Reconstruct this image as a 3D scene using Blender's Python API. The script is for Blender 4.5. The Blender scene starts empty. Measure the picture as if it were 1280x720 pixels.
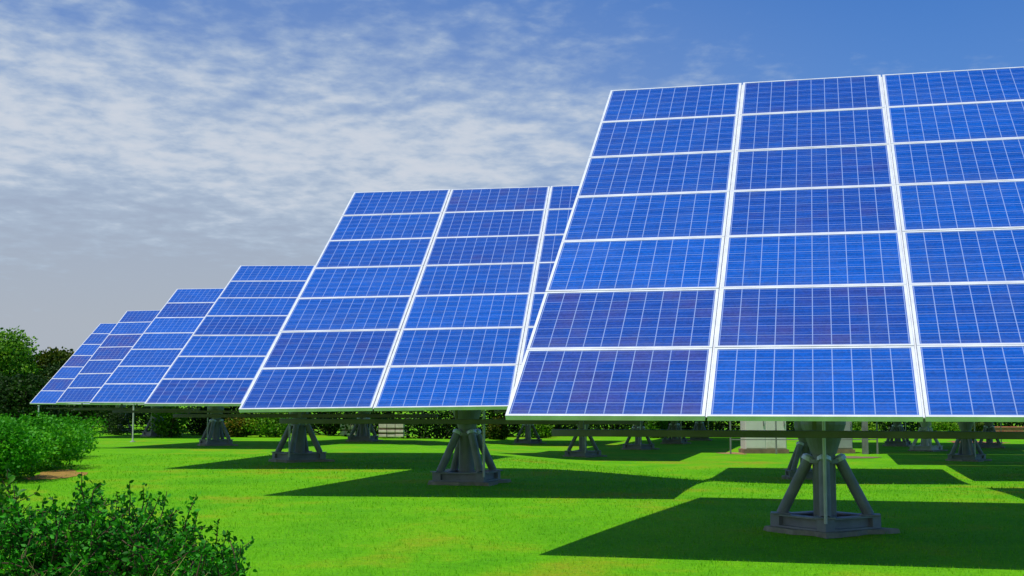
import bpy, bmesh, math, random
import numpy as np
from mathutils import Vector, Matrix
R = math.radians
random.seed(7)
rng = np.random.default_rng(7)
scene = bpy.context.scene
C = scene.collection

# ------------------------------------------------------------------ camera
cam_d = bpy.data.cameras.new('camera'); cam = bpy.data.objects.new('camera', cam_d); C.objects.link(cam)
cam.location = (0, 0, 1.31)
cam.rotation_euler = (R(90 + 5.056), 0, 0)
cam_d.sensor_width = 36.0; cam_d.lens = 36.0 * 1602.2 / 1280.0
cam_d.clip_start = 0.1; cam_d.clip_end = 6000
scene.camera = cam

# ------------------------------------------------------------------ sun, sky, exposure
SUNV = Vector((-0.24, -0.23, 1)).normalized()
sun_d = bpy.data.lights.new('sun', 'SUN'); sun = bpy.data.objects.new('sun', sun_d); C.objects.link(sun)
sun_d.energy = 4.2; sun_d.angle = R(0.5); sun_d.color = (1.0, 0.96, 0.88)
sun.rotation_euler = SUNV.to_track_quat('Z', 'Y').to_euler()
sun.location = (0, 0, 40)
scene.view_settings.view_transform = 'Standard'; scene.view_settings.look = 'None'
scene.view_settings.exposure = 0.0; scene.view_settings.gamma = 1.0
scene.view_settings.use_curve_mapping = False

world = bpy.data.worlds.new('World'); scene.world = world; world.use_nodes = True

class NT:
    """small node helper"""
    def __init__(s, tree): s.t = tree; s.n = tree.nodes; s.l = tree.links
    def new(s, ty, **kw):
        n = s.n.new(ty)
        for k, v in kw.items(): setattr(n, k, v)
        return n
    def put(s, sock, v):
        if isinstance(v, bpy.types.NodeSocket): s.l.new(v, sock)
        elif v is not None: sock.default_value = v
    def m(s, op, a, b=None, c=None, clamp=False):
        n = s.new('ShaderNodeMath', operation=op, use_clamp=clamp)
        s.put(n.inputs[0], a)
        if b is not None: s.put(n.inputs[1], b)
        if c is not None: s.put(n.inputs[2], c)
        return n.outputs[0]
    def mix(s, f, a, b, blend='MIX'):
        n = s.new('ShaderNodeMix', data_type='RGBA', blend_type=blend)
        s.put(n.inputs[0], f)
        for i, v in ((6, a), (7, b)):
            if isinstance(v, tuple): v = (v[0], v[1], v[2], 1)
            s.put(n.inputs[i], v)
        return n.outputs[2]
    def ramp(s, f, stops):
        n = s.new('ShaderNodeValToRGB'); e = n.color_ramp.elements
        while len(e) < len(stops): e.new(0.5)
        for k, (p, c) in enumerate(stops):
            e[k].position = p
            if not isinstance(c, tuple): c = (c, c, c)
            e[k].color = (c[0], c[1], c[2], 1)
        s.put(n.inputs[0], f); return n.outputs[0]
    def smooth(s, v, a, b, x=0.0, y=1.0):
        n = s.new('ShaderNodeMapRange', interpolation_type='SMOOTHSTEP')
        s.put(n.inputs[0], v); s.put(n.inputs[1], a); s.put(n.inputs[2], b); s.put(n.inputs[3], x); s.put(n.inputs[4], y)
        return n.outputs[0]
    def noise(s, vec, scale, detail=4, rough=0.55, dist=0.0):
        n = s.new('ShaderNodeTexNoise'); s.put(n.inputs['Vector'], vec)
        n.inputs['Scale'].default_value = scale; n.inputs['Detail'].default_value = detail
        n.inputs['Roughness'].default_value = rough; n.inputs['Distortion'].default_value = dist
        return n.outputs['Fac']
    def scale(s, vec, sc, loc=(0, 0, 0), rot=(0, 0, 0)):
        n = s.new('ShaderNodeMapping'); s.put(n.inputs[0], vec)
        n.inputs['Location'].default_value = loc; n.inputs['Rotation'].default_value = rot; n.inputs['Scale'].default_value = sc
        return n.outputs[0]
    def sep(s, v):
        n = s.new('ShaderNodeSeparateXYZ'); s.put(n.inputs[0], v); return n.outputs
    def comb(s, x, y, z):
        n = s.new('ShaderNodeCombineXYZ'); s.put(n.inputs[0], x); s.put(n.inputs[1], y); s.put(n.inputs[2], z); return n.outputs[0]

def build_world():
    t = NT(world.node_tree); t.n.clear()
    sky = t.new('ShaderNodeTexSky', sky_type='NISHITA')
    sky.sun_disc = False; sky.sun_elevation = math.asin(SUNV.z); sky.sun_rotation = math.atan2(SUNV.x, SUNV.y)
    sky.altitude = 0; sky.air_density = 1.0; sky.dust_density = 0.6; sky.ozone_density = 2.5
    tc = t.new('ShaderNodeTexCoord').outputs['Generated']
    x, y, z = t.sep(tc)
    zz = t.m('MAXIMUM', z, 0.0)
    # a polarised, deeper blue than the plain sky, paling to a lilac haze low down
    blue = t.mix(1.0, sky.outputs[0], (0.20, 0.68, 1.30), 'MULTIPLY')
    az = t.m('DIVIDE', x, t.m('MAXIMUM', t.m('ABSOLUTE', y), 0.05))      # tangent of the bearing
    haze_c = (4.2, 4.6, 5.2)
    hz = t.ramp(zz, [(0.0, 1.0), (0.06, 0.97), (0.15, 0.80), (0.24, 0.42), (0.36, 0.08), (1.0, 0.0)])
    hz = t.m('MULTIPLY', hz, t.smooth(az, -0.15, 0.36, 1.0, 0.35))
    c0 = t.mix(hz, blue, haze_c)
    # clouds laid on a level sheet high above
    d = t.m('ADD', zz, 0.10)
    p = t.comb(t.m('DIVIDE', x, d), t.m('DIVIDE', y, d), 0.0)
    w1 = t.noise(t.scale(p, (1.0, 1.0, 1), (3.1, 1.7, 0)), 0.9, 3, 0.5)
    w2 = t.noise(t.scale(p, (1.35, 1.0, 1), (1.9, 5.2, 0), (0, 0, 0.5)), 5.2, 7, 0.58, 0.15)
    w3 = t.noise(t.scale(p, (1.1, 1.0, 1), (9.3, 2.2, 0), (0, 0, -0.3)), 12.0, 4, 0.55, 0.15)
    f = t.m('ADD', t.m('MULTIPLY', w1, 0.55), t.m('ADD', t.m('MULTIPLY', w2, 0.62), t.m('MULTIPLY', w3, 0.45)))   # about 0.8
    cover = t.smooth(az, -0.10, 0.30, 0.13, -0.24)                       # bank of cloud to the left, clear to the right
    cover = t.m('ADD', cover, t.smooth(zz, 0.17, 0.36, 0.03, -0.20))
    cover = t.m('ADD', cover, t.smooth(zz, 0.06, 0.20, -0.42, 0.0))
    f = t.m('ADD', f, cover)
    mask = t.smooth(f, 0.60, 1.04, 0.0, 0.92)
    cc = t.mix(t.smooth(f, 0.75, 1.15), (4.4, 5.5, 6.9), (6.3, 6.75, 7.5))
    c1 = t.mix(mask, c0, cc)
    bg = t.new('ShaderNodeBackground'); t.put(bg.inputs[0], c1); bg.inputs[1].default_value = 0.10
    out = t.new('ShaderNodeOutputWorld'); t.l.new(bg.outputs[0], out.inputs[0])
build_world()

# ------------------------------------------------------------------ helpers
def tag(o, label=None, cat=None, group=None, kind=None):
    if label: o['label'] = label
    if cat: o['category'] = cat
    if group: o['group'] = group
    if kind: o['kind'] = kind
    return o
def link(name, mesh, parent=None, mw=None):
    o = bpy.data.objects.new(name, mesh); C.objects.link(o)
    if parent: o.parent = parent
    if mw is not None: o.matrix_local = mw
    return o
def empty(name, loc, rz=0):
    o = bpy.data.objects.new(name, None); C.objects.link(o); o.location = loc; o.rotation_euler = (0, 0, rz)
    o.empty_display_size = 0.3
    return o
def add_box(bm, c, s, M=None, bev=0.0):
    r = bmesh.ops.create_cube(bm, size=1.0)
    vs = r['verts']
    bmesh.ops.scale(bm, vec=s, verts=vs)
    if bev:
        es = list({e for v in vs for e in v.link_edges})
        rr = bmesh.ops.bevel(bm, geom=es, offset=bev, segments=1, affect='EDGES')
        vs = list({v for f in rr['faces'] for v in f.verts} | {v for v in vs if v.is_valid})
    bmesh.ops.translate(bm, vec=c, verts=vs)
    if M: bmesh.ops.transform(bm, matrix=M, verts=vs)
    return vs
def add_tube(bm, a, b, r0, r1=None, n=12, cap=True):
    a = Vector(a); b = Vector(b); r1 = r0 if r1 is None else r1
    d = b - a; q = d.to_track_quat('Z', 'Y').to_matrix().to_4x4()
    r = bmesh.ops.create_cone(bm, cap_ends=cap, segments=n, radius1=r0, radius2=r1, depth=d.length)
    bmesh.ops.transform(bm, matrix=Matrix.Translation((a + b) / 2) @ q, verts=r['verts'])
    return r['verts']
def mesh_of(name, bm, mats, smooth=False):
    me = bpy.data.meshes.new(name); bm.normal_update(); bm.to_mesh(me); bm.free()
    for m in (mats if isinstance(mats, (list, tuple)) else [mats]): me.materials.append(m)
    if smooth:
        for p in me.polygons: p.use_smooth = True
    return me
def np_mesh(name, V, F, mat, n=3):
    """V (k,3), F (m,n) -> mesh, fast"""
    me = bpy.data.meshes.new(name)
    me.vertices.add(len(V)); me.vertices.foreach_set('co', V.astype(np.float32).ravel())
    me.loops.add(F.size); me.loops.foreach_set('vertex_index', F.astype(np.int32).ravel())
    me.polygons.add(len(F)); me.polygons.foreach_set('loop_start', np.arange(0, F.size, n, dtype=np.int32))
    me.polygons.foreach_set('loop_total', np.full(len(F), n, dtype=np.int32))
    me.update(calc_edges=True); me.materials.append(mat)
    return me

# ------------------------------------------------------------------ materials
def mat(name):
    m = bpy.data.materials.new(name); m.use_nodes = True
    t = NT(m.node_tree); b = t.n['Principled BSDF']
    return m, t, b
def simple(name, col, rough=0.5, metal=0.0, var=0.25, scale=6.0, bump=0.0, dirt=None):
    m, t, b = mat(name)
    co = t.new('ShaderNodeTexCoord').outputs['Object']
    n = t.noise(co, scale, 6, 0.6)
    k = t.smooth(n, 0.3, 0.7, 1 - var, 1 + var * 0.6)
    v = t.new('ShaderNodeVectorMath', operation='SCALE'); v.inputs[0].default_value = col; t.put(v.inputs['Scale'], k)
    c = v.outputs[0]
    if dirt:
        n2 = t.noise(co, scale * 0.45, 5, 0.7)
        c = t.mix(t.smooth(n2, 0.52, 0.70, 0, 0.6), c, dirt)
    t.put(b.inputs['Base Color'], c); b.inputs['Roughness'].default_value = rough; b.inputs['Metallic'].default_value = metal
    if bump:
        bp = t.new('ShaderNodeBump'); bp.inputs['Strength'].default_value = bump; bp.inputs['Distance'].default_value = 0.01
        t.put(bp.inputs['Height'], t.noise(co, scale * 8, 4)); t.put(b.inputs['Normal'], bp.outputs[0])
    return m

MOD_W, MOD_H, LIP = 1.692, 1.004, 0.027
def cell_material():
    m, t, b = mat('solar cells under glass')
    x, y, z = t.sep(t.new('ShaderNodeTexCoord').outputs['Object'])
    mx, my = LIP + 0.010, LIP + 0.006
    cx = t.m('DIVIDE', t.m('SUBTRACT', x, mx), (MOD_W - 2 * mx) / 10)
    cy = t.m('DIVIDE', t.m('SUBTRACT', y, my), (MOD_H - 2 * my) / 6)
    fx, fy = t.m('FRACT', cx), t.m('FRACT', cy)
    ex = t.m('ABSOLUTE', t.m('SUBTRACT', fx, 0.5)); ey = t.m('ABSOLUTE', t.m('SUBTRACT', fy, 0.5))
    gx = t.m('GREATER_THAN', ex, 0.5 - 0.026); gy = t.m('GREATER_THAN', ey, 0.5 - 0.018)
    grid = t.m('MAXIMUM', gx, gy)
    bus = t.m('LESS_THAN', t.m('ABSOLUTE', t.m('SUBTRACT', ey, 0.24)), 0.012)   # two silver bus bars a cell
    info = t.new('ShaderNodeObjectInfo')
    rnd = info.outputs['Random']
    ident = t.comb(t.m('FLOOR', cx), t.m('FLOOR', cy), t.m('MULTIPLY', rnd, 91.7))
    wn = t.new('ShaderNodeTexWhiteNoise', noise_dimensions='3D'); t.put(wn.inputs[0], ident)
    off = t.m('MULTIPLY', rnd, 53.0)
    p = t.comb(t.m('ADD', x, off), y, t.m('MULTIPLY', wn.outputs['Value'], 7.0))
    vor = t.new('ShaderNodeTexVoronoi', feature='F1'); t.put(vor.inputs['Vector'], p); vor.inputs['Scale'].default_value = 55
    grain = t.sep(vor.outputs['Color'])[0]
    streak = t.noise(t.scale(t.comb(t.m('ADD', x, off), t.m('ADD', y, off), 0), (1.3, 30, 1)), 1.0, 3, 0.6)
    hue = t.m('ADD', t.m('MULTIPLY', rnd, 0.80), t.m('MULTIPLY', wn.outputs['Value'], 0.22))
    hue = t.m('ADD', hue, t.m('MULTIPLY', t.m('SUBTRACT', t.noise(t.comb(t.m('ADD', x, off), y, 0), 1.6, 3), 0.5), 0.7))
    base = t.ramp(hue, [(0.0, (0.002, 0.088, 0.43)), (0.45, (0.002, 0.068, 0.35)), (0.80, (0.006, 0.052, 0.29)), (1.0, (0.034, 0.050, 0.24))])
    k = t.m('ADD', t.m('MULTIPLY', grain, 0.30), t.m('ADD', 0.40, t.m('MULTIPLY', streak, 0.90)))
    s2 = t.noise(t.scale(t.comb(t.m('ADD', x, off), t.m('ADD', y, t.m('MULTIPLY', off, 3.1)), 0), (0.9, 22, 1)), 1.0, 4, 0.7)
    base = t.mix(t.smooth(s2, 0.50, 0.74, 0.0, 0.27), base, (0.030, 0.125, 0.46))
    v = t.new('ShaderNodeVectorMath', operation='SCALE'); t.put(v.inputs[0], base); t.put(v.inputs['Scale'], k)
    c = t.mix(t.m('MULTIPLY', bus, 0.42), v.outputs[0], (0.25, 0.32, 0.55))
    c = t.mix(t.m('MULTIPLY', grid, 0.72), c, (0.30, 0.40, 0.66))
    dust = t.smooth(t.noise(t.comb(t.m('ADD', x, off), y, 3.0), 2.2, 6, 0.7), 0.45, 0.8, 0.0, 0.10)
    dust = t.m('ADD', dust, t.m('MULTIPLY', t.smooth(y, 0.04, 0.16, 0.22, 0.0), t.noise(t.comb(t.m('ADD', x, off), 0, 0), 6.0, 4, 0.7)))
    c = t.mix(dust, c, (0.20, 0.21, 0.28))
    t.put(b.inputs['Base Color'], c); b.inputs['Roughness'].default_value = 0.35
    b.inputs['Specular IOR Level'].default_value = 0.15
    b.inputs['Coat Weight'].default_value = 0.35; b.inputs['Coat Roughness'].default_value = 0.06; b.inputs['Coat IOR'].default_value = 1.4
    return m
M_cell = cell_material()
M_back = simple('white back sheet', (0.55, 0.56, 0.58), 0.6, 0, 0.1)
M_alu = simple('anodised aluminium frame', (0.70, 0.72, 0.745), 0.42, 0.15, 0.16, 3.0, 0.0, (0.62, 0.62, 0.58))
M_steel = simple('dull galvanised steel', (0.25, 0.24, 0.235), 0.55, 0.1, 0.25, 3.0, 0.1, (0.21, 0.155, 0.11))
M_beam = simple('weathered grey beam', (0.13, 0.115, 0.115), 0.6, 0.2, 0.25, 2.0, 0.1, (0.10, 0.10, 0.07))
M_pale = simple('bright galvanised cap', (0.72, 0.71, 0.68), 0.45, 0.3, 0.2, 12.0)
M_pipe = simple('pale conduit', (0.62, 0.60, 0.54), 0.5, 0.1, 0.2, 8.0, 0, (0.30, 0.22, 0.14))
M_conc = simple('rough concrete pad', (0.33, 0.27, 0.19), 0.9, 0, 0.35, 4.0, 0.5, (0.14, 0.09, 0.05))
M_steel_sunlit = simple('steel with painted sunlight', (0.62, 0.58, 0.50), 0.5, 0.1, 0.15, 5.0)  # pedestal steel made paler: sunlight painted into its colour

def grass_colour(t):
    p = t.new('ShaderNodeNewGeometry').outputs['Position']
    big = t.noise(t.scale(p, (1, 1, 0.0)), 0.16, 4, 0.6)
    mid = t.noise(t.scale(p, (1, 0.8, 0.0), (4, 9, 0)), 0.75, 5, 0.65)
    small = t.noise(t.scale(p, (1, 1, 0.0), (14, 2, 0)), 9.0, 4, 0.7)
    dry = t.smooth(t.m('ADD', t.m('MULTIPLY', big, 0.55), t.m('MULTIPLY', mid, 0.55)), 0.55, 0.70, 0.0, 0.9)
    green = t.ramp(mid, [(0.25, (0.085, 0.36, 0.002)), (0.5, (0.145, 0.46, 0.002)), (0.75, (0.22, 0.50, 0.003))])
    c = t.mix(t.m('MULTIPLY', dry, t.smooth(small, 0.30, 0.65, 0.35, 1.0)), green, (0.32, 0.34, 0.012))
    soil = t.smooth(t.m('MULTIPLY', dry, small), 0.40, 0.60, 0.0, 0.50)
    c = t.mix(soil, c, (0.30, 0.17, 0.035))
    return c, small, p
def lawn_material():
    m, t, b = mat('lawn turf')
    c, small, p = grass_colour(t)
    fine = t.noise(t.scale(p, (1, 1, 0.0)), 38.0, 3, 0.7)
    v = t.new('ShaderNodeVectorMath', operation='SCALE'); t.put(v.inputs[0], c)
    t.put(v.inputs['Scale'], t.m('MULTIPLY', t.smooth(fine, 0.25, 0.75, 0.62, 1.12), t.smooth(small, 0.25, 0.7, 0.82, 1.06)))
    t.put(b.inputs['Base Color'], v.outputs[0]); b.inputs['Roughness'].default_value = 0.95
    b.inputs['Specular IOR Level'].default_value = 0.1
    bp = t.new('ShaderNodeBump'); bp.inputs['Strength'].default_value = 0.7; bp.inputs['Distance'].default_value = 0.04
    t.put(bp.inputs['Height'], fine); t.put(b.inputs['Normal'], bp.outputs[0])
    return m
def blade_material():
    m, t, b = mat('grass blades')
    c, small, p = grass_colour(t)
    r = t.new('ShaderNodeNewGeometry').outputs['Random Per Island']
    c = t.mix(t.smooth(r, 0.90, 1.0, 0.0, 0.7), c, (0.30, 0.27, 0.05))
    v = t.new('ShaderNodeVectorMath', operation='SCALE'); t.put(v.inputs[0], c); t.put(v.inputs['Scale'], t.m('ADD', 0.72, t.m('MULTIPLY', r, 0.72)))
    t.put(b.inputs['Base Color'], v.outputs[0]); b.inputs['Roughness'].default_value = 0.7
    b.inputs['Specular IOR Level'].default_value = 0.15
    tr = t.new('ShaderNodeBsdfTranslucent'); t.put(tr.inputs[0], v.outputs[0])
    mx = t.new('ShaderNodeMixShader'); mx.inputs[0].default_value = 0.35
    t.l.new(b.outputs[0], mx.inputs[1]); t.l.new(tr.outputs[0], mx.inputs[2])
    t.l.new(mx.outputs[0], t.n['Material Output'].inputs[0])
    return m
def leaf_material(name, stops, trans=0.3, rough=0.5, clump=1.2):
    m, t, b = mat(name)
    g = t.new('ShaderNodeNewGeometry'); r = g.outputs['Random Per Island']
    n = t.noise(g.outputs['Position'], clump, 3, 0.6)
    f = t.m('ADD', t.m('MULTIPLY', r, 0.55), t.m('MULTIPLY', t.smooth(n, 0.3, 0.7), 0.45))
    c = t.ramp(f, stops)
    t.put(b.inputs['Base Color'], c); b.inputs['Roughness'].default_value = rough
    b.inputs['Specular IOR Level'].default_value = 0.15
    tr = t.new('ShaderNodeBsdfTranslucent'); t.put(tr.inputs[0], c)
    mx = t.new('ShaderNodeMixShader'); mx.inputs[0].default_value = trans
    t.l.new(b.outputs[0], mx.inputs[1]); t.l.new(tr.outputs[0], mx.inputs[2])
    t.l.new(mx.outputs[0], t.n['Material Output'].inputs[0])
    return m
L_shrub = leaf_material('dark glossy leaves', [(0.0, (0.005, 0.05, 0.002)), (0.4, (0.018, 0.16, 0.004)), (0.75, (0.05, 0.36, 0.007)), (1.0, (0.17, 0.48, 0.012))], 0.25, 0.55, 5.0)
L_light = leaf_material('light green leaves', [(0.0, (0.02, 0.12, 0.005)), (0.5, (0.05, 0.24, 0.008)), (1.0, (0.14, 0.34, 0.015))], 0.3, 0.45, 4.0)
L_hedge = leaf_material('hedge leaves', [(0.0, (0.015, 0.13, 0.003)), (0.5, (0.055, 0.32, 0.005)), (1.0, (0.15, 0.48, 0.008))], 0.3, 0.5, 1.5)
L_dark = leaf_material('dark evergreen leaves', [(0.0, (0.008, 0.026, 0.003)), (0.6, (0.022, 0.062, 0.005)), (1.0, (0.055, 0.13, 0.008))], 0.15, 0.5, 0.8)
L_green = leaf_material('fresh tree leaves', [(0.0, (0.025, 0.09, 0.004)), (0.5, (0.09, 0.26, 0.007)), (1.0, (0.24, 0.42, 0.010))], 0.25, 0.5, 0.7)
L_rust = leaf_material('rusty tree leaves', [(0.0, (0.02, 0.05, 0.004)), (0.5, (0.08, 0.14, 0.006)), (1.0, (0.26, 0.16, 0.010))], 0.25, 0.5, 0.7)
M_bark = simple('bark', (0.10, 0.065, 0.04), 0.9, 0, 0.4, 10.0, 0.6)
M_twig = simple('brown twigs', (0.09, 0.045, 0.02), 0.8, 0, 0.4, 20.0)
M_straw = simple('dry straw', (0.42, 0.30, 0.10), 0.8, 0, 0.3, 20.0)

# ------------------------------------------------------------------ ground
def sm(t): t = min(max(t, 0.0), 1.0); return t * t * (3 - 2 * t)
def gz(x, y):
    """the lawn is almost level, with lower ground at the back right"""
    dip = 0.33 * sm((x - 1.0 + (y - 22) * 0.25) / 5.0) * sm((y - 16) / 12)
    return -dip - 0.03 * (1 - sm((y - 9) / 5)) * sm((y - 4) / 3)
gz_np = np.vectorize(gz)
bm = bmesh.new()
xs = [-1500, -300, -60, -30, -15] + [-12 + 0.75 * k for k in range(33)] + [15, 30, 60, 300, 1500]; ys = [-300, -60, -10, 0] + [3.5 + 0.5 * k for k in range(70)] + [42, 60, 150, 600, 3000]
vv = [[bm.verts.new((x, y, gz(x, y))) for x in xs] for y in ys]
for j in range(len(ys) - 1):
    for i in range(len(xs) - 1): bm.faces.new((vv[j][i], vv[j][i + 1], vv[j + 1][i + 1], vv[j + 1][i]))
lawn = link('lawn', mesh_of('lawn', bm, lawn_material())); tag(lawn, 'mown bright green lawn under the solar arrays', 'lawn', kind='structure')

def soil_patch(cx, cy, rx, ry, label, col, rz=0, z=0.006):
    bm = bmesh.new(); n = 40
    ph = [random.random() * 6 for _ in range(4)]
    c = bm.verts.new((0, 0, 0)); ring = []
    for k in range(n):
        a = 2 * math.pi * k / n
        r = 1 + 0.16 * math.sin(3 * a + ph[0]) + 0.10 * math.sin(5 * a + ph[1]) + 0.06 * math.sin(11 * a + ph[2])
        ring.append(bm.verts.new((rx * r * math.cos(a), ry * r * math.sin(a), 0)))
    for k in range(n): bm.faces.new((c, ring[k], ring[(k + 1) % n]))
    o = link('soil', mesh_of('soil', bm, simple('bare soil', col, 0.95, 0, 0.35, 3.0, 0.6, (col[0] * 0.6, col[1] * 0.9, col[2] * 0.6))))
    o.location = (cx, cy, z); o.rotation_euler = (0, 0, rz)
    for v in o.data.vertices:
        w = Matrix.Rotation(rz, 4, 'Z') @ v.co; v.co.z = gz(cx + w.x, cy + w.y)
    return tag(o, label, 'soil', kind='structure')
SOIL = (-8.15, 23.2, 0.50, 1.9)
soil_patch(SOIL[0], SOIL[1], 0.42, 1.6, 'bare orange soil strip beside the clipped hedge', (0.32, 0.18, 0.022), 0.22)
rx_, ry_ = (1215 - 640) / 1602.2 * 52, 52
soil_patch(rx_, ry_, 1.0, 1.8, 'reddish bare soil at the right edge of the lawn', (0.33, 0.13, 0.04))

def grass():
    V = []; F = []
    bands = [(8.6, 11.5, 700, 0.034, 0.0045), (11.5, 15, 420, 0.036, 0.006), (15, 21, 190, 0.038, 0.009), (21, 32, 75, 0.040, 0.014)]
    base = 0
    for y0, y1, dens, h, w in bands:
        half = y1 * 0.43 + 0.6
        n = int((y1 - y0) * 2 * half * dens)
        y = rng.uniform(y0, y1, n); x = rng.uniform(-half, half, n)
        k = np.abs(x) < y * 0.42 + 0.5
        sx, sy, srx, sry = SOIL
        k &= (((x - sx) / srx) ** 2 + ((y - sy) / sry) ** 2 > 1.0) | (rng.random(n) < 0.45)
        x = x[k]; y = y[k]; n = len(x)
        clump = 0.75 + 0.5 * np.sin(x * 7.3 + 2 * np.sin(y * 3.1)) * np.sin(y * 6.1 + 1.7 * np.sin(x * 2.3)) * 0.5
        hh = h * rng.uniform(0.5, 1.35, n) * clump
        a = rng.uniform(0, 2 * np.pi, n); lean = rng.uniform(0.1, 0.8, n) * hh; b = rng.uniform(0, 2 * np.pi, n)
        ww = w * rng.uniform(0.6, 1.2, n) / 2
        v = np.zeros((n, 3, 3))
        v[:, 0] = np.stack([x - ww * np.cos(a), y - ww * np.sin(a), gz_np(x, y) - 0.002], 1)
        v[:, 1] = np.stack([x + ww * np.cos(a), y + ww * np.sin(a), gz_np(x, y) - 0.002], 1)
        v[:, 2] = np.stack([x + lean * np.cos(b), y + lean * np.sin(b), gz_np(x, y) + hh], 1)
        V.append(v.reshape(-1, 3)); F.append(base + np.arange(3 * n).reshape(n, 3)); base += 3 * n
    me = np_mesh('grass', np.concatenate(V), np.concatenate(F), blade_material())
    tag(link('grass', me), 'short bright green grass blades of the lawn', 'grass', kind='stuff')
grass()

# ------------------------------------------------------------------ solar tracker
PX, PY = 1.713, 1.010       # pitch of the modules along and up the array
def mod_meshes():
    bm = bmesh.new()
    v = [bm.verts.new(p) for p in ((LIP * .6, LIP * .6, 0.0), (MOD_W - LIP * .6, LIP * .6, 0.0), (MOD_W - LIP * .6, MOD_H - LIP * .6, 0.0), (LIP * .6, MOD_H - LIP * .6, 0.0))]
    f = bm.faces.new(v); r = bmesh.ops.extrude_face_region(bm, geom=[f])
    vs = [g for g in r['geom'] if isinstance(g, bmesh.types.BMVert)]
    bmesh.ops.translate(bm, vec=(0, 0, -0.008), verts=vs); bmesh.ops.recalc_face_normals(bm, faces=bm.faces)
    me_cell = mesh_of('solar_panel', bm, [M_cell, M_back])
    for p in me_cell.polygons:
        if p.normal.z < 0.5: p.material_index = 1
    bm = bmesh.new(); T = 0.048; top = 0.004
    LX, LY = LIP, LIP * 0.80
    for c, s in (((LX / 2, MOD_H / 2), (LX, MOD_H)), ((MOD_W - LX / 2, MOD_H / 2), (LX, MOD_H)),
                 ((MOD_W / 2, LY / 2), (MOD_W - 2 * LX, LY)), ((MOD_W / 2, MOD_H - LY / 2), (MOD_W - 2 * LX, LY))):
        add_box(bm, (c[0], c[1], top - T / 2), (s[0], s[1], T))
    return me_cell, mesh_of('frame', bm, M_alu)
ME_cell, ME_frame = mod_meshes()

def base_meshes(steel, pale):
    D = {}
    bm = bmesh.new(); add_tube(bm, (0, 0, 0.03), (0, 0, 1.0), 0.115, n=20); D['post'] = mesh_of('post', bm, steel, False)
    bm = bmesh.new()
    add_tube(bm, (0, 0, 0.78), (0, 0, 1.08), 0.125, 0.225, n=20); add_tube(bm, (0, 0, 1.08), (0, 0, 1.30), 0.225, n=20)
    add_tube(bm, (0, 0, 0.69), (0, 0, 0.73), 0.16, n=20); add_tube(bm, (0, 0, 1.30), (0, 0, 1.36), 0.20, n=20)
    D['slew_drive'] = mesh_of('slew_drive', bm, steel)
    # strut: a leg from the corner of the base ring up to the post, in the +x direction
    bm = bmesh.new(); add_tube(bm, (0.43, 0, 0.175), (0.155, 0, 0.72), 0.056, n=16)
    add_box(bm, (0.44, 0, 0.178), (0.20, 0.19, 0.012)); D['strut'] = mesh_of('strut', bm, steel)
    bm = bmesh.new()
    d = Vector((-0.275, 0, 0.545)).normalized(); p = Vector((0.155, 0, 0.72))
    add_tube(bm, p - d * 0.012, p + d * 0.030, 0.072, n=16); add_tube(bm, p + d * 0.030, p + d * 0.052, 0.072, 0.045, n=16)
    D['strut_cap'] = mesh_of('strut_cap', bm, pale)
    # one side of the square base ring: an I beam between two corners
    bm = bmesh.new(); R0 = 0.46; L = R0 * math.sqrt(2)
    M = Matrix.Rotation(R(45), 4, 'Z') @ Matrix.Translation((R0 / math.sqrt(2), 0, 0))
    add_box(bm, (0, 0, 0.163), (0.13, L - 0.122, 0.016), M); add_box(bm, (0, 0, 0.054), (0.12, L - 0.122, 0.018), M)
    add_box(bm, (0, 0, 0.109), (0.014, L - 0.122, 0.092), M)
    add_box(bm, (0, L / 2, 0.108), (0.125, 0.118, 0.124), M)
    D['base_beam'] = mesh_of('base_beam', bm, steel)
    bm = bmesh.new(); add_tube(bm, (0, 0, 0.045), (0, 0, 1.0), 0.017, n=8); D['conduit'] = mesh_of('conduit', bm, M_pipe)
    return D
BASE = base_meshes(M_steel, M_pale)
BASE_SUNLIT = base_meshes(M_steel_sunlit, M_steel_sunlit)  # same pedestal in the steel that has sunlight painted in
def pad_mesh():
    bm = bmesh.new(); n = 28; top = []; bot = []
    for k in range(n):
        a = 2 * math.pi * k / n
        q = 0.64 / max(abs(math.cos(a)) + abs(math.sin(a)), 0.001) * 1.06 + 0.04 * math.sin(5 * a) + 0.03 * math.sin(9 * a + 1)
        top.append(bm.verts.new((q * math.cos(a) * 0.97, q * math.sin(a) * 0.97, 0.044))); bot.append(bm.verts.new((q * math.cos(a), q * math.sin(a), 0)))
    bm.faces.new(top)
    for k in range(n): bm.faces.new((bot[k], bot[(k + 1) % n], top[(k + 1) % n], top[k]))
    return mesh_of('concrete_pad', bm, M_conc)
ME_pad = pad_mesh()
def bar_mesh(name, s, m):
    bm = bmesh.new(); add_box(bm, (0, 0, 0), s, bev=min(s) * 0.08); return mesh_of(name, bm, m)
W3 = 3 * PX
ME_purlin = bar_mesh('purlin', (W3 - 0.10, 0.05, 0.07), M_beam)
ME_rail = bar_mesh('rail', (0.014, 7 * PY - 0.04, 0.012), M_alu)
ME_girder = bar_mesh('girder', (0.09, 6.4, 0.12), M_steel)
ME_lower = bar_mesh('lower_beam', (4.75, 0.06, 0.065), M_beam)
ME_hanger = bar_mesh('hanger', (0.04, 0.03, 1.0), M_beam)
bm = bmesh.new(); add_tube(bm, (-1.6, 0, 0), (1.6, 0, 0), 0.11, n=18); ME_torque = mesh_of('torque_tube', bm, M_steel)
bm = bmesh.new(); add_box(bm, (0, 0, 0), (0.34, 0.30, 0.20), bev=0.02); ME_head = mesh_of('tilt_head', bm, M_steel)
ARR = 'solar arrays on steel pedestals standing on the lawn'

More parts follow.
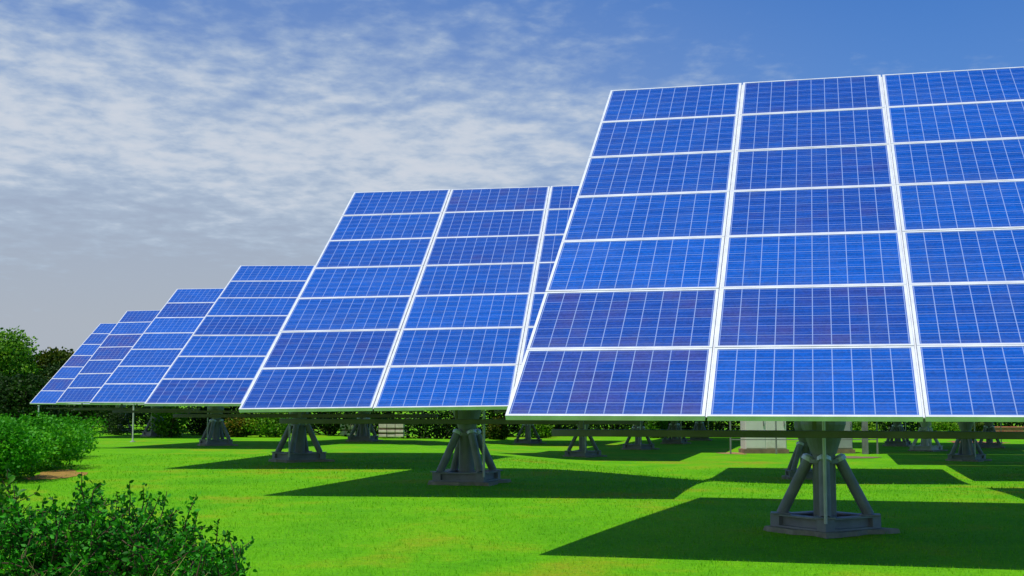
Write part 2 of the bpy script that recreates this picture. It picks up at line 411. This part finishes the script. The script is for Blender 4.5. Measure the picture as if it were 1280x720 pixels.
def tracker(BLx, BLy, hb, yaw, tilt, roll, base_rot, label, base=None, post_dx=0.0, pale=False, size=1.0):
    """BL: bottom left corner of the panel plane (or base: the pedestal's foot)."""
    D = BASE_SUNLIT if pale else BASE
    u = Vector((math.cos(yaw), math.sin(yaw), 0)); n = Vector((-math.sin(yaw), math.cos(yaw), 0))
    v = n * math.cos(tilt) + Vector((0, 0, math.sin(tilt)))
    U = u * math.cos(roll) + v * math.sin(roll); Vv = v * math.cos(roll) - u * math.sin(roll); N = U.cross(Vv)
    half = Vv * (3.5 * PY)
    if base is not None:
        BL = Vector((base[0], base[1], hb)) - U * (W3 / 2) - Vector((half.x, half.y, 0))
        BL.z = hb
        foot = Vector((base[0], base[1], gz(*base)))
    else:
        c = Vector((BLx, BLy, 0)) + U * (W3 / 2 * size) + half * size          # size: size of this array beside the nearest one
        foot = Vector((c.x + post_dx, c.y, gz(c.x, c.y)))
        BL = foot + (Vector((BLx, BLy, hb)) - foot) / size                   # in the array's own units
    root = empty('solar_tracker', foot); root.scale = (size, size, size); tag(root, label, 'solar array', ARR)
    P = Matrix((U, Vv, N)).transposed().to_4x4(); P.translation = BL - foot - N * 0.052           # panel frame -> root
    for r in range(7):
        for c in range(3):
            jz = random.uniform(-0.002, 0.002)
            m = P @ Matrix.Translation((c * PX + (PX - MOD_W) / 2, r * PY + (PY - MOD_H) / 2, 0.048 + jz)) @ Matrix.Rotation(R(random.uniform(-0.12, 0.12)), 4, 'X')
            p = link('solar_panel', ME_cell, root, m)
            link('frame', ME_frame, p)
    for vy in (0.35, 2.3, 4.7, 6.7): link('purlin', ME_purlin, root, P @ Matrix.Translation((W3 / 2, vy, -0.037)))
    for ux in (PX, 2 * PX): link('rail', ME_rail, root, P @ Matrix.Translation((ux, 3.5 * PY, 0.025)))
    for ux in (W3 / 2 - 1.25, W3 / 2 + 1.25): link('girder', ME_girder, root, P @ Matrix.Translation((ux, 3.5 * PY, -0.134)))
    link('torque_tube', ME_torque, root, P @ Matrix.Translation((W3 / 2, 3.5 * PY, -0.306)))
    hc = P @ Vector((W3 / 2, 3.5 * PY, -0.52))
    link('tilt_head', ME_head, root, Matrix.Translation((0, 0, hc.z)) @ Matrix.Rotation(yaw, 4, 'Z'))
    # pedestal
    h = hc.z - 0.05
    link('post', D['post'], root, Matrix.Scale(h, 4, (0, 0, 1)))
    link('slew_drive', D['slew_drive'], root)
    for k in range(4):
        Rz = Matrix.Rotation(base_rot + k * math.pi / 2, 4, 'Z')
        s = link('strut', D['strut'], root, Rz); link('strut_cap', D['strut_cap'], s)
        link('base_beam', D['base_beam'], root, Rz)
    link('concrete_pad', ME_pad, root, Matrix.Rotation(base_rot, 4, 'Z'))
    a = base_rot % (math.pi / 2) - math.pi / 2
    a = min((base_rot + k * math.pi / 2 for k in range(-4, 5)), key=lambda q: abs(q + math.pi / 2))
    cp = Vector((0.545 * math.cos(a), 0.545 * math.sin(a), 0))
    # height of the panel's underside over the conduit
    def under(pt):
        q = Vector((pt.x, pt.y, 0)) - P.translation; return (-(q.x * N.x + q.y * N.y)) / N.z + P.translation.z
    q = under(cp); link('conduit', D['conduit'], root, Matrix.Translation(cp) @ Matrix.Scale(q - 0.03, 4, (0, 0, 1)))
    # low cross beam hung under the front of the array
    bc = P.translation + u * (W3 / 2) + n * 1.05; bc.z = (1.02 - foot.z) / size; bz = bc.z
    if P.translation.z > 0.9:
        link('lower_beam', ME_lower, root, Matrix.Translation(bc) @ Matrix.Rotation(yaw, 4, 'Z'))
        for dx in (-2.1, 0.0, 2.1):
            hp = bc + u * dx; top = under(hp) - 0.03; bot = bz + 0.0385
            link('hanger', ME_hanger, root, Matrix.Translation((hp.x, hp.y, (top + bot) / 2)) @ Matrix.Rotation(yaw, 4, 'Z') @ Matrix.Scale(top - bot, 4, (0, 0, 1)))
    return root

A = -math.pi / 2
FRONT = [
    (-0.07, 10.99, 1.19, -13.70, 36.31, -0.05, A - R(13), 0.07, 'nearest and largest blue solar array, filling the right of the picture'),
    (-3.41 * 1.11, 16.01 * 1.11, 1.199, -7.87, 31.67, 1.32, A + R(28), -0.14, 'second blue solar array, just left of and behind the nearest one'),
    (-6.30 * 1.13, 22.0 * 1.13, 1.265, -2.2, 25.6, 0.0, A - R(10), -0.60, 'third blue solar array from the right, half hidden behind the second'),
    (-11.79, 35.88, 1.28, -7.82, 31.57, 0.11, A - R(14), 0.0, 'fourth solar array from the right, only its first column of panels showing'),
    (-16.28, 45.90, 1.27, -7.74, 31.57, 1.35, A - R(5), 0.0, 'fifth blue solar array, last but one at the left end of the row'),
    (-20.03, 53.40, 1.23, -7.92, 31.45, -0.81, A + R(10), 0.0, 'farthest and smallest blue solar array at the left end by the trees'),
]
for bx, by, hb, yw, tl, rl, br, dx, lab in FRONT:
    tracker(bx, by, hb, R(yw), R(tl), R(rl), br, lab, post_dx=dx, size={-3.41 * 1.11: 1.11, -6.30 * 1.13: 1.13}.get(bx, 1.0))
def at(px, py):         # point of the ground a pixel of the photograph looks at (for laying the scene out)
    d = 2098.8 / (py - 501.7)
    for _ in range(60): d = 1602.2 * (1.31 - gz((px - 640) / 1602.2 * d, d)) / (py - 501.7) * 0.3 + d * 0.7
    return ((px - 640) / 1602.2 * d, d)
BACK = [
    ((728, 570), 4, False, 'array on dark pedestal mid-lawn behind the second array, left of two alike'),
    ((797, 561), 2, False, 'array on dark pedestal right of the middle pedestal, in front of the far shrubs'),
    ((660, 554), 8, False, 'array on small far pedestal by the bright bush behind the second array'),
    ((455, 551), 30, False, 'array on small far pedestal left of the pale concrete slabs'),
    ((1004, 597), 40, False, 'array whose dark pedestal stands directly behind the nearest pedestal'),
    ((1204, 575), 5, False, 'array on dark pedestal just right of the pale pedestal'),
    ((1154, 563), 0, True, 'array on the only pale pedestal, sunlight painted into its colour, at the right'),
    ((1312, 593), 12, False, 'array whose pedestal is cut by the right picture edge'),
    ((842, 554), 20, False, 'array on far dark pedestal, left one of a close pair left of the white cabinet'),
    ((873, 550), 35, False, 'array on far dark pedestal, right one of a close pair left of the white cabinet'),
    ((1119, 557), 15, False, 'array on far dark pedestal between white cabinet and pale pedestal'),
    ((1233, 559), 25, False, 'array on far dark pedestal in front of the red brick wall'),
    ((1455, 621), 0, False, 'array right of the nearest one with only its shadow on the grass in view'),
]
for (px, py), br, pale, lab in BACK:
    x, y = at(px, py)
    tracker(0, 0, 1.14, R(-7.8), R(31.5), 0, A + R(br), lab, base=(x, y), pale=pale)

# slender poles by the far arrays
def pole(px, py, top, label):
    x, y = at(px, py)
    bm = bmesh.new(); add_tube(bm, (0, 0, 0), (0, 0, top), 0.026, n=8); add_tube(bm, (0, 0, 0), (0, 0, 0.03), 0.09, n=8)
    add_tube(bm, (0, 0, top), (0, 0, top + 0.03), 0.045, n=8)
    o = link('pole', mesh_of('pole', bm, M_pipe)); o.location = (x, y, gz(x, y)); tag(o, label, 'pole')
pole(169, 552, 1.20, 'slender pale pole under the fifth array, right of the hedge end')
pole(51, 548, 1.15, 'slender pale pole behind the clipped hedge at the far left')

# ------------------------------------------------------------------ cabinets, walls far off
def cabinet():
    M_w = simple('cream painted steel', (0.74, 0.71, 0.64), 0.5, 0, 0.08, 1.5, 0, (0.5, 0.44, 0.34))
    M_g = simple('grey painted steel', (0.36, 0.37, 0.38), 0.5, 0, 0.1, 1.5)
    M_b = simple('brown plinth', (0.25, 0.17, 0.10), 0.9, 0, 0.3, 4, 0.4)
    def one(x0, x1, y0, dep, h, m, label, doors):
        t = empty('equipment_cabinet', ((x0 + x1) / 2, y0 + dep / 2, gd)); tag(t, label, 'cabinet')
        w = x1 - x0
        bm = bmesh.new(); add_box(bm, (0, 0, 0.13 + h / 2), (w, dep, h), bev=0.01); link('body', mesh_of('body', bm, m), t)
        bm = bmesh.new(); add_box(bm, (0, 0, 0.064), (w + 0.12, dep + 0.12, 0.128)); link('plinth', mesh_of('plinth', bm, M_b), t)
        bm = bmesh.new(); add_box(bm, (0, 0, 0.13 + h + 0.025), (w + 0.1, dep + 0.1, 0.045), bev=0.01); link('roof', mesh_of('roof', bm, M_g), t)
        for k in range(doors):
            dw = w / doors; cx = -w / 2 + dw * (k + 0.5)
            bm = bmesh.new(); add_box(bm, (cx, -dep / 2 - 0.009, 0.13 + h / 2), (dw - 0.04, 0.014, h - 0.08), bev=0.004)
            for q in range(6): add_box(bm, (cx, -dep / 2 - 0.020, 0.13 + h * 0.72 + q * 0.045), (dw * 0.5, 0.008, 0.02))
            d = link('door', mesh_of('door', bm, m), t)
            bm = bmesh.new(); add_box(bm, (cx + dw * 0.38, -dep / 2 - 0.03, 0.13 + h / 2), (0.03, 0.024, 0.16)); link('handle', mesh_of('handle', bm, M_steel), d)
    (ca, d), (cb, _), (cc_, _), (cd, _) = at(930, 566), at(981, 566), at(1040, 566), at(1063, 566)
    gd = gz(8, 40)
    one(ca, cb, d, 0.9, 1.62, M_w, 'cream white equipment cabinet on a brown plinth behind the nearest pedestal', 2)
    one(cc_, cd, d, 0.6, 1.55, M_g, 'narrow grey equipment cabinet right of the cream white one', 1)
    t = empty('railing', (ca, d - 0.5, gd)); tag(t, 'thin dark railing around the equipment cabinets', 'railing')
    ps = [(q - 930) / 1602.2 * d for q in (908, 964, 1010, 1073, 1088)]
    for i, x in enumerate(ps):
        bm = bmesh.new(); wdt = 0.16 if i == 3 else 0.045
        add_box(bm, (x, 0, 0.75), (wdt, wdt, 1.5)); link('post', mesh_of('post', bm, M_steel), t)
    for z in (0.45, 1.42):
        bm = bmesh.new()
        for i in range(4):
            a_, b_ = ps[i] + (0.085 if i == 3 else 0.03), ps[i + 1] - (0.085 if i == 2 else 0.03); add_box(bm, ((a_ + b_) / 2, 0, z), (b_ - a_, 0.03, 0.03))
        link('rail', mesh_of('rail', bm, M_steel), t)
    x, y = at(914, 566); soil_patch(x, y, 0.42, 0.8, 'small brown soil bed left of the cream cabinet', (0.34, 0.20, 0.07))
    x, y = at(1068, 571); soil_patch(x, y, 0.6, 0.7, 'small brown soil bed in front of the grey cabinet', (0.20, 0.13, 0.07), z=0.010)
cabinet()
def slabs(px0, px1, py, rows, label, top_shift=0.0):
    x0, y = at(px0, py); x1, _ = at(px1, py)
    t = empty('concrete_slabs', ((x0 + x1) / 2, y + 0.3, gz((x0 + x1) / 2, y))); tag(t, label, 'slabs')
    m = simple('pale pink concrete', (0.75, 0.60, 0.50), 0.85, 0, 0.2, 3, 0.3); m2 = simple('brown stained concrete', (0.26, 0.17, 0.13), 0.9, 0, 0.3, 3, 0.3)
    z = 0; w = x1 - x0
    for k, (h, dark) in enumerate(rows):
        bm = bmesh.new(); n = 3
        for q in range(n):
            jx = random.uniform(-0.02, 0.02)
            add_box(bm, (-w / 2 + w * (q + 0.5) / n, jx, z + h / 2 - 0.003), (w / n - 0.02, 0.6 if not dark else 0.52, h - 0.006), bev=0.006)
        link('slab', mesh_of('slab', bm, m2 if dark else m), t); z += h
slabs(474, 530, 544.5, [(0.10, False), (0.07, True), (0.10, False), (0.08, True), (0.25, False)], 'long stack of pale pink concrete slabs at the far edge of the lawn')
slabs(426, 446, 543, [(0.16, False), (0.05, True), (0.28, False)], 'short stack of pale pink concrete slabs left of the long stack')
def brick_wall():
    m, t, b = mat('red brick')
    br = t.new('ShaderNodeTexBrick'); t.put(br.inputs['Vector'], t.scale(t.new('ShaderNodeTexCoord').outputs['Object'], (1, 1, 1), (0, 0, 0), (R(90), 0, 0)))
    br.inputs['Color1'].default_value = (0.45, 0.10, 0.04, 1); br.inputs['Color2'].default_value = (0.55, 0.20, 0.07, 1); br.inputs['Mortar'].default_value = (0.35, 0.28, 0.2, 1)
    br.inputs['Scale'].default_value = 4.0; t.put(b.inputs['Base Color'], br.outputs['Color']); b.inputs['Roughness'].default_value = 0.9
    y = 58.0; x0, x1 = (1236 - 640) / 1602.2 * y, (1275 - 640) / 1602.2 * y
    bm = bmesh.new(); add_box(bm, (0, 0, 0.13), (x1 - x0, 0.24, 0.46), bev=0.01); add_box(bm, (0, 0, 0.385), (x1 - x0 + 0.06, 0.30, 0.05), bev=0.01)
    o = link('brick_wall', mesh_of('brick_wall', bm, m)); o.location = ((x0 + x1) / 2, y, gz(20, 58) + 0.1); o.scale.z = 1.0; tag(o, 'low red brick wall among the far shrubs at the right', 'wall')
brick_wall()

# ------------------------------------------------------------------ foliage
def leaf_cards(centres, size, aspect=0.55, up=0.3, seed=1, fold=True):
    """leaf shaped faces: each leaf is two quads folded on its midrib (6 verts)"""
    g = np.random.default_rng(seed); n = len(centres)
    d = g.normal(size=(n, 3)); d[:, 2] = d[:, 2] * 0.7 + up; d /= np.linalg.norm(d, axis=1)[:, None]
    q = g.normal(size=(n, 3)); s = np.cross(d, q); s /= np.linalg.norm(s, axis=1)[:, None]; nn = np.cross(s, d)
    L = (size * g.uniform(0.6, 1.25, n))[:, None]; Wd = L * aspect * 0.5
    a = centres; tip = a + d * L
    l1 = a + d * L * 0.30 + s * Wd + nn * Wd * 0.25; l2 = a + d * L * 0.68 + s * Wd * 0.85 + nn * Wd * 0.25
    r1 = a + d * L * 0.30 - s * Wd + nn * Wd * 0.25; r2 = a + d * L * 0.68 - s * Wd * 0.85 + nn * Wd * 0.25
    V = np.stack([a, l1, l2, tip, r2, r1], 1).reshape(-1, 3)
    k = np.arange(n)[:, None] * 6
    F = np.concatenate([k + np.array([[0, 1, 2, 3]]), k + np.array([[0, 3, 4, 5]])])
    return V, F
def blob_points(blobs, n, shell=0.55, seed=1):
    g = np.random.default_rng(seed); out = []
    w = np.array([b[3] * b[4] * b[5] for b in blobs]) ** 0.7; w /= w.sum()
    for (cx, cy, cz, rx, ry, rz), wi in zip(blobs, w):
        m = max(8, int(n * wi)); d = g.normal(size=(m, 3)); d /= np.linalg.norm(d, axis=1)[:, None]
        r = (shell + (1 - shell) * g.random(m) ** 0.7)
        lump = 1 + 0.16 * np.sin(d[:, 0] * 6 + cx * 3) * np.sin(d[:, 1] * 5 + cy) + 0.12 * np.sin(d[:, 2] * 9 + cz * 7)
        out.append(np.stack([cx + d[:, 0] * rx * r * lump, cy + d[:, 1] * ry * r * lump, cz + d[:, 2] * rz * r * lump], 1))
    P = np.concatenate(out); return P[P[:, 2] > 0.03]
def twigs_bm(paths, r0, r1):
    bm = bmesh.new()
    for pts in paths:
        k = len(pts) - 1
        for i in range(k):
            add_tube(bm, pts[i], pts[i + 1], r0 + (r1 - r0) * i / k, r0 + (r1 - r0) * (i + 1) / k, n=5, cap=False)
    return bm
def foliage(name, loc, blobs, n, leaf, material, label, cat, group=None, seed=1, trunk=None, part='crown', aspect=0.6, cache={}):
    root = empty(name, loc); tag(root, label, cat, group)
    V, F = leaf_cards(blob_points(blobs, n, seed=seed), leaf, aspect, seed=seed)
    link(part, np_mesh(part, V, F, material, 4), root)
    g = random.Random(seed)
    ps = []
    for b in blobs:
        a = Vector((b[0] * 0.25, b[1] * 0.25, 0.0)); e = Vector((b[0], b[1], b[2] + b[5] * 0.3))
        mid = (a + e) / 2 + Vector((g.uniform(-.1, .1), g.uniform(-.1, .1), 0)) * b[3]
        ps.append([a, mid, e])
    tr = trunk or 0.03
    link('trunk' if trunk else 'stems', mesh_of('trunk', twigs_bm(ps, tr, tr * 0.25), M_bark), root)
    return root
def crown_blobs(w, d, h, base, k, seed):
    g = random.Random(seed); bl = []
    for i in range(k):
        a = g.uniform(0, 6.28); r = math.sqrt(g.random()) * 0.62; z = base + (h - base) * g.uniform(0.18, 0.88)
        f = 1.0 - 0.45 * abs((z - base) / (h - base) - 0.35)
        s = g.uniform(0.24, 0.42)
        bl.append((math.cos(a) * r * w / 2 * f, math.sin(a) * r * d / 2 * f, z, w * s, d * s, min((h - base) * s * 0.8, h - z)))
    return bl

# foreground shrub: twigs with leaves along them
def sprig_shrub(loc, tips, n_leaves, leaf, material, label, seed, spread=0.30):
    """tips: (x, y, z, weight) - ends of the main branches relative to loc"""
    g = random.Random(seed); root = empty('shrub', loc); tag(root, label, 'shrub')
    root.location.z = gz(loc[0], loc[1]) - 0.01
    paths = []; pts = []
    per = n_leaves // (len(tips) * 11)
    for tx, ty, tz in tips:
        base = Vector((tx * 0.25 + g.uniform(-.05, .05), ty * 0.25 + g.uniform(-.05, .05), 0))
        tip = Vector((tx, ty, tz)); mid = (base + tip) / 2 + Vector((g.uniform(-.06, .06), g.uniform(-.06, .06), 0.05))
        paths.append([base, mid, tip])
        for j in range(11):
            f = 1.0 if j == 0 else g.uniform(0.30, 0.97)
            o = base.lerp(mid, f * 2) if f < 0.5 else mid.lerp(tip, f * 2 - 1)
            d = Vector((g.gauss(0, 1), g.gauss(0, 1), g.uniform(0.1, 1.5))).normalized() * g.uniform(0.10, spread * 0.75)
            if j == 0: d = Vector((g.gauss(0, .3), g.gauss(0, .3), 1)).normalized() * g.uniform(0.05, 0.20)
            e = o + d; c = (o + e) / 2 + Vector((g.gauss(0, .012), g.gauss(0, .012), .01))
            paths.append([o, c, e])
            for i in range(per):
                s = (i + 0.5) / per; q = o.lerp(c, s * 2) if s < .5 else c.lerp(e, s * 2 - 1)
                pts.append((q.x + g.gauss(0, .011), q.y + g.gauss(0, .011), max(q.z + g.gauss(0, .011), 0.02)))
    V, F = leaf_cards(np.array(pts), leaf, 0.52, 0.25, seed)
    link('leaves', np_mesh('leaves', V, F, material, 4), root)
    link('branches', mesh_of('branches', twigs_bm(paths, 0.004, 0.0018), M_twig), root)
    return root
g = random.Random(11)
def pt(px, py, d):      # pixel + distance -> world (used to lay the branches out)
    return Vector(((px - 640) / 1602.2 * d, d, 1.31 - (py - 501.7) / 1602.2 * d))
# outline of the dark shrub in the photograph, as branch ends at several depths
prof = [(-60, 640), (-30, 628), (10, 632), (40, 622), (70, 616), (95, 618), (112, 600), (145, 606), (165, 618), (186, 612), (205, 626), (228, 622), (243, 640), (262, 662), (285, 655), (296, 668), (300, 690), (292, 715)]
tips = []
org = Vector((-2.15, 6.3, 0))
for px, py in prof:
    for k in range(5):
        d = 6.3 + g.uniform(-0.55, 0.6); p = pt(px + g.uniform(-14, 8), py + 14 + g.uniform(0, 18) + (k > 0) * g.uniform(5, 34), d) - org
        tips.append(tuple(p))
for k in range(70):
    px = g.uniform(-70, 292); top = np.interp(px, [a for a, b in prof], [b for a, b in prof])
    d = 6.0 + g.uniform(-0.5, 0.6); p = pt(px, g.uniform(top + 30, 800), d) - org
    tips.append((p.x, p.y, max(p.z, 0.12)))
sprig_shrub(org, tips, 52000, 0.029, L_shrub, 'dark glossy-leaved shrub filling the lower left corner', 3)
tl = []
org2 = Vector((-2.75, 7.3, 0))
for k in range(60):
    px = g.uniform(-90, 34); d = 7.2 + g.uniform(-0.3, 0.5); py = g.uniform(592, 700) + max(0, px - 15) * 1.2
    p = pt(px, py, d) - org2; tl.append(tuple(p))
sprig_shrub(org2, tl, 7000, 0.045, L_light, 'light green shrub at the left edge behind the dark corner shrub', 5)
# dry stalks
def stalks():
    bm = bmesh.new(); gg = random.Random(4)
    for k in range(34):
        x = gg.uniform(-0.45, 0.5); y = gg.uniform(-0.15, 0.15); a = gg.uniform(-0.7, 0.7); h = gg.uniform(0.35, 0.72)
        p0 = Vector((x, y, 0)); p1 = p0 + Vector((a * 0.15, gg.uniform(-.05, .05), h * 0.6)); p2 = p0 + Vector((a * 0.5, gg.uniform(-.1, .1), h))
        add_tube(bm, p0, p1, 0.0035, 0.003, n=4, cap=False); add_tube(bm, p1, p2, 0.003, 0.001, n=4, cap=False)
    o = link('dry_grass_tuft', mesh_of('dry_grass_tuft', bm, M_straw)); o.location = (-2.05, 5.45, 0); tag(o, 'dry straw-coloured grass stalks in front of the dark corner shrub', 'dry grass')
stalks()

# clipped hedge: three rounded bushes one behind another
HG = 'clipped bright green bushes of the left hedge'
def hedge_bush(x, y, w, d, h, seed, label, n):
    bl = []; gg = random.Random(seed)
    for i in range(18):
        a = gg.uniform(0, 6.28); r = math.sqrt(gg.random()) * 0.7; z = gg.uniform(0.3, 0.74) * h - 0.08
        bl.append((math.cos(a) * r * w / 2, math.sin(a) * r * d / 2, z, w * 0.22, d * 0.22, min(h - z, h * 0.42) * gg.uniform(.7, 1.0)))
        bl.append((math.cos(a) * r * w / 2 + gg.uniform(-.2, .2), math.sin(a) * r * d / 2 + gg.uniform(-.2, .2), z + h * 0.2, w * 0.07, w * 0.07, h * gg.uniform(0.10, 0.22)))
    foliage('hedge_bush', (x, y, gz(x, y) - 0.02), bl, n, 0.062, L_hedge, label, 'bush', HG, seed, None, 'leaves', 0.6)
hedge_bush(-9.25, 21.3, 3.0, 3.4, 1.08, 21, 'nearest bright green clipped bush at the left edge of the picture', 34000)
hedge_bush(-9.60, 25.0, 2.5, 3.6, 1.10, 22, 'middle bright green clipped bush beside the bare orange soil', 30000)
hedge_bush(-11.0, 29.8, 2.4, 4.0, 1.02, 23, 'third bright green clipped bush at the hedge corner', 20000)
hedge_bush(-12.4, 36.0, 2.0, 3.0, 0.98, 24, 'farthest and smallest clipped bush of the left hedge', 8000)

# trees at the left
def tree(x, y, w, h, base, seed, material, label, n=12000, leaf=0.17, k=20):
    bl = crown_blobs(w, w * 0.8, h, base, k, seed)
    return foliage('tree', (x, y, 0), bl, n, leaf, material, label, 'tree', None, seed, 0.14)
def X(px, d): return (px - 640) / 1602.2 * d
tree(X(6, 66), 66, 3.3, 5.0, 0.6, 31, L_green, 'tallest bright green tree at the left edge of the picture')
tree(X(-35, 64), 64, 4.4, 4.6, 0.5, 32, L_green, 'leafy tree cut by the left picture edge')
tree(X(38, 70), 70, 3.6, 3.7, 0.4, 33, L_dark, 'dark evergreen tree right of the tallest left tree')
tree(X(74, 70), 70, 3.0, 4.1, 0.4, 34, L_rust, 'rust tinged tree touching the farthest array')
tree(X(20, 61), 61, 5.0, 2.6, 0.1, 35, L_dark, 'low dark tree in front of the tallest left tree', 9000, 0.16)
tree(X(100, 68), 68, 4.0, 3.4, 0.2, 36, L_dark, 'dark tree behind the farthest array', 8000, 0.18)

# far shrubs seen under the arrays
SH = 'dark shrubs along the far edge of the lawn'
protos = []
def far_shrub(x, y, w, h, seed, material, label, n=4200):
    bl = crown_blobs(w, w * 0.7, h, -0.2, 11, seed)
    bl = [(a, b, max(c, 0.25), d, e, f) for a, b, c, d, e, f in bl] + [(w * q, 0, 0.35, w * 0.24, w * 0.2, 0.4) for q in (-0.36, -0.12, 0.12, 0.36)]
    return foliage('shrub', (x, y, 0), bl, n, 0.13, material, label, 'shrub', SH, seed, None, 'crown')
for k in range(3): protos.append(far_shrub(0, 0, 3.4, 2.6, 50 + k, L_dark, 'dark evergreen shrub in the unbroken line along the far edge of the lawn'))
def put_shrub(px, d, sc):
    global k
    if k < 3: o = protos[k]
    else:
        src = protos[k % 3]; o = src.copy(); C.objects.link(o)
        for ch in src.children:
            c = ch.copy(); C.objects.link(c); c.parent = o
    o.location = (X(px, d), d + 1.5, gz(X(px, d), d)); o.rotation_euler = (0, 0, random.uniform(-0.5, 0.5))
    q = random.uniform(0.9, 1.12) * sc; o.scale = (random.uniform(1, 1.15) * q, q, q); k += 1
    return o
k = 0; px = 262
while px < 1330:
    d = 50.0 + (1.5 if k % 2 else 0) + min(1, max(0, (px - 540)) / 120) * 10.5
    put_shrub(px, d, d / 51); px += 72
for px in (135, 190, 245, 300):
    o = put_shrub(px, 49, 0.44); o['label'] = 'low dark evergreen shrub at the left end of the far shrub line'
for px in (60, 125, 190): 
    o = put_shrub(px, 68, 1.1); o['label'] = 'tall dark evergreen shrub behind the two farthest arrays'

bright = [(215, 1.5, 1.1, L_green, 'small green bush under the fourth array'), (345, 2.2, 1.35, L_green, 'bright green bush left of the second array, under its corner'),
          (300, 1.2, 0.8, L_rust, 'small rusty bush between two far pedestals on the left'), (620, 1.0, 1.1, L_rust, 'small rusty bush left of the bright round bush'), (672, 1.4, 1.3, L_green, 'bright round bush in front of the dark shrubs near the middle'),
          (822, 1.1, 1.0, L_green, 'small bright bush right of the middle pedestals'), (1075, 1.6, 1.0, L_green, 'green bush right of the grey cabinet'),
          (1180, 1.8, 0.9, L_green, 'green bush right of the pale pedestal'), (1215, 1.2, 0.7, L_rust, 'small rusty bush left of the red brick wall')]
for i, (px, w, h, m_, lab) in enumerate(bright):
    d = 47.5 + min(1, max(0, (px - 540)) / 120) * 10.5
    bl = crown_blobs(w, w * 0.7, h, -0.1, 7, 80 + i); bl = [(a, b, max(c, 0.2), dd, e, f) for a, b, c, dd, e, f in bl] + [(0, 0, 0.3, w * 0.4, w * 0.3, 0.35)]
    foliage('bush', (X(px, d), d, gz(X(px, d), d) - 0.03), bl, 2200, 0.11, m_, lab, 'bush', None, 80 + i, None, 'crown')
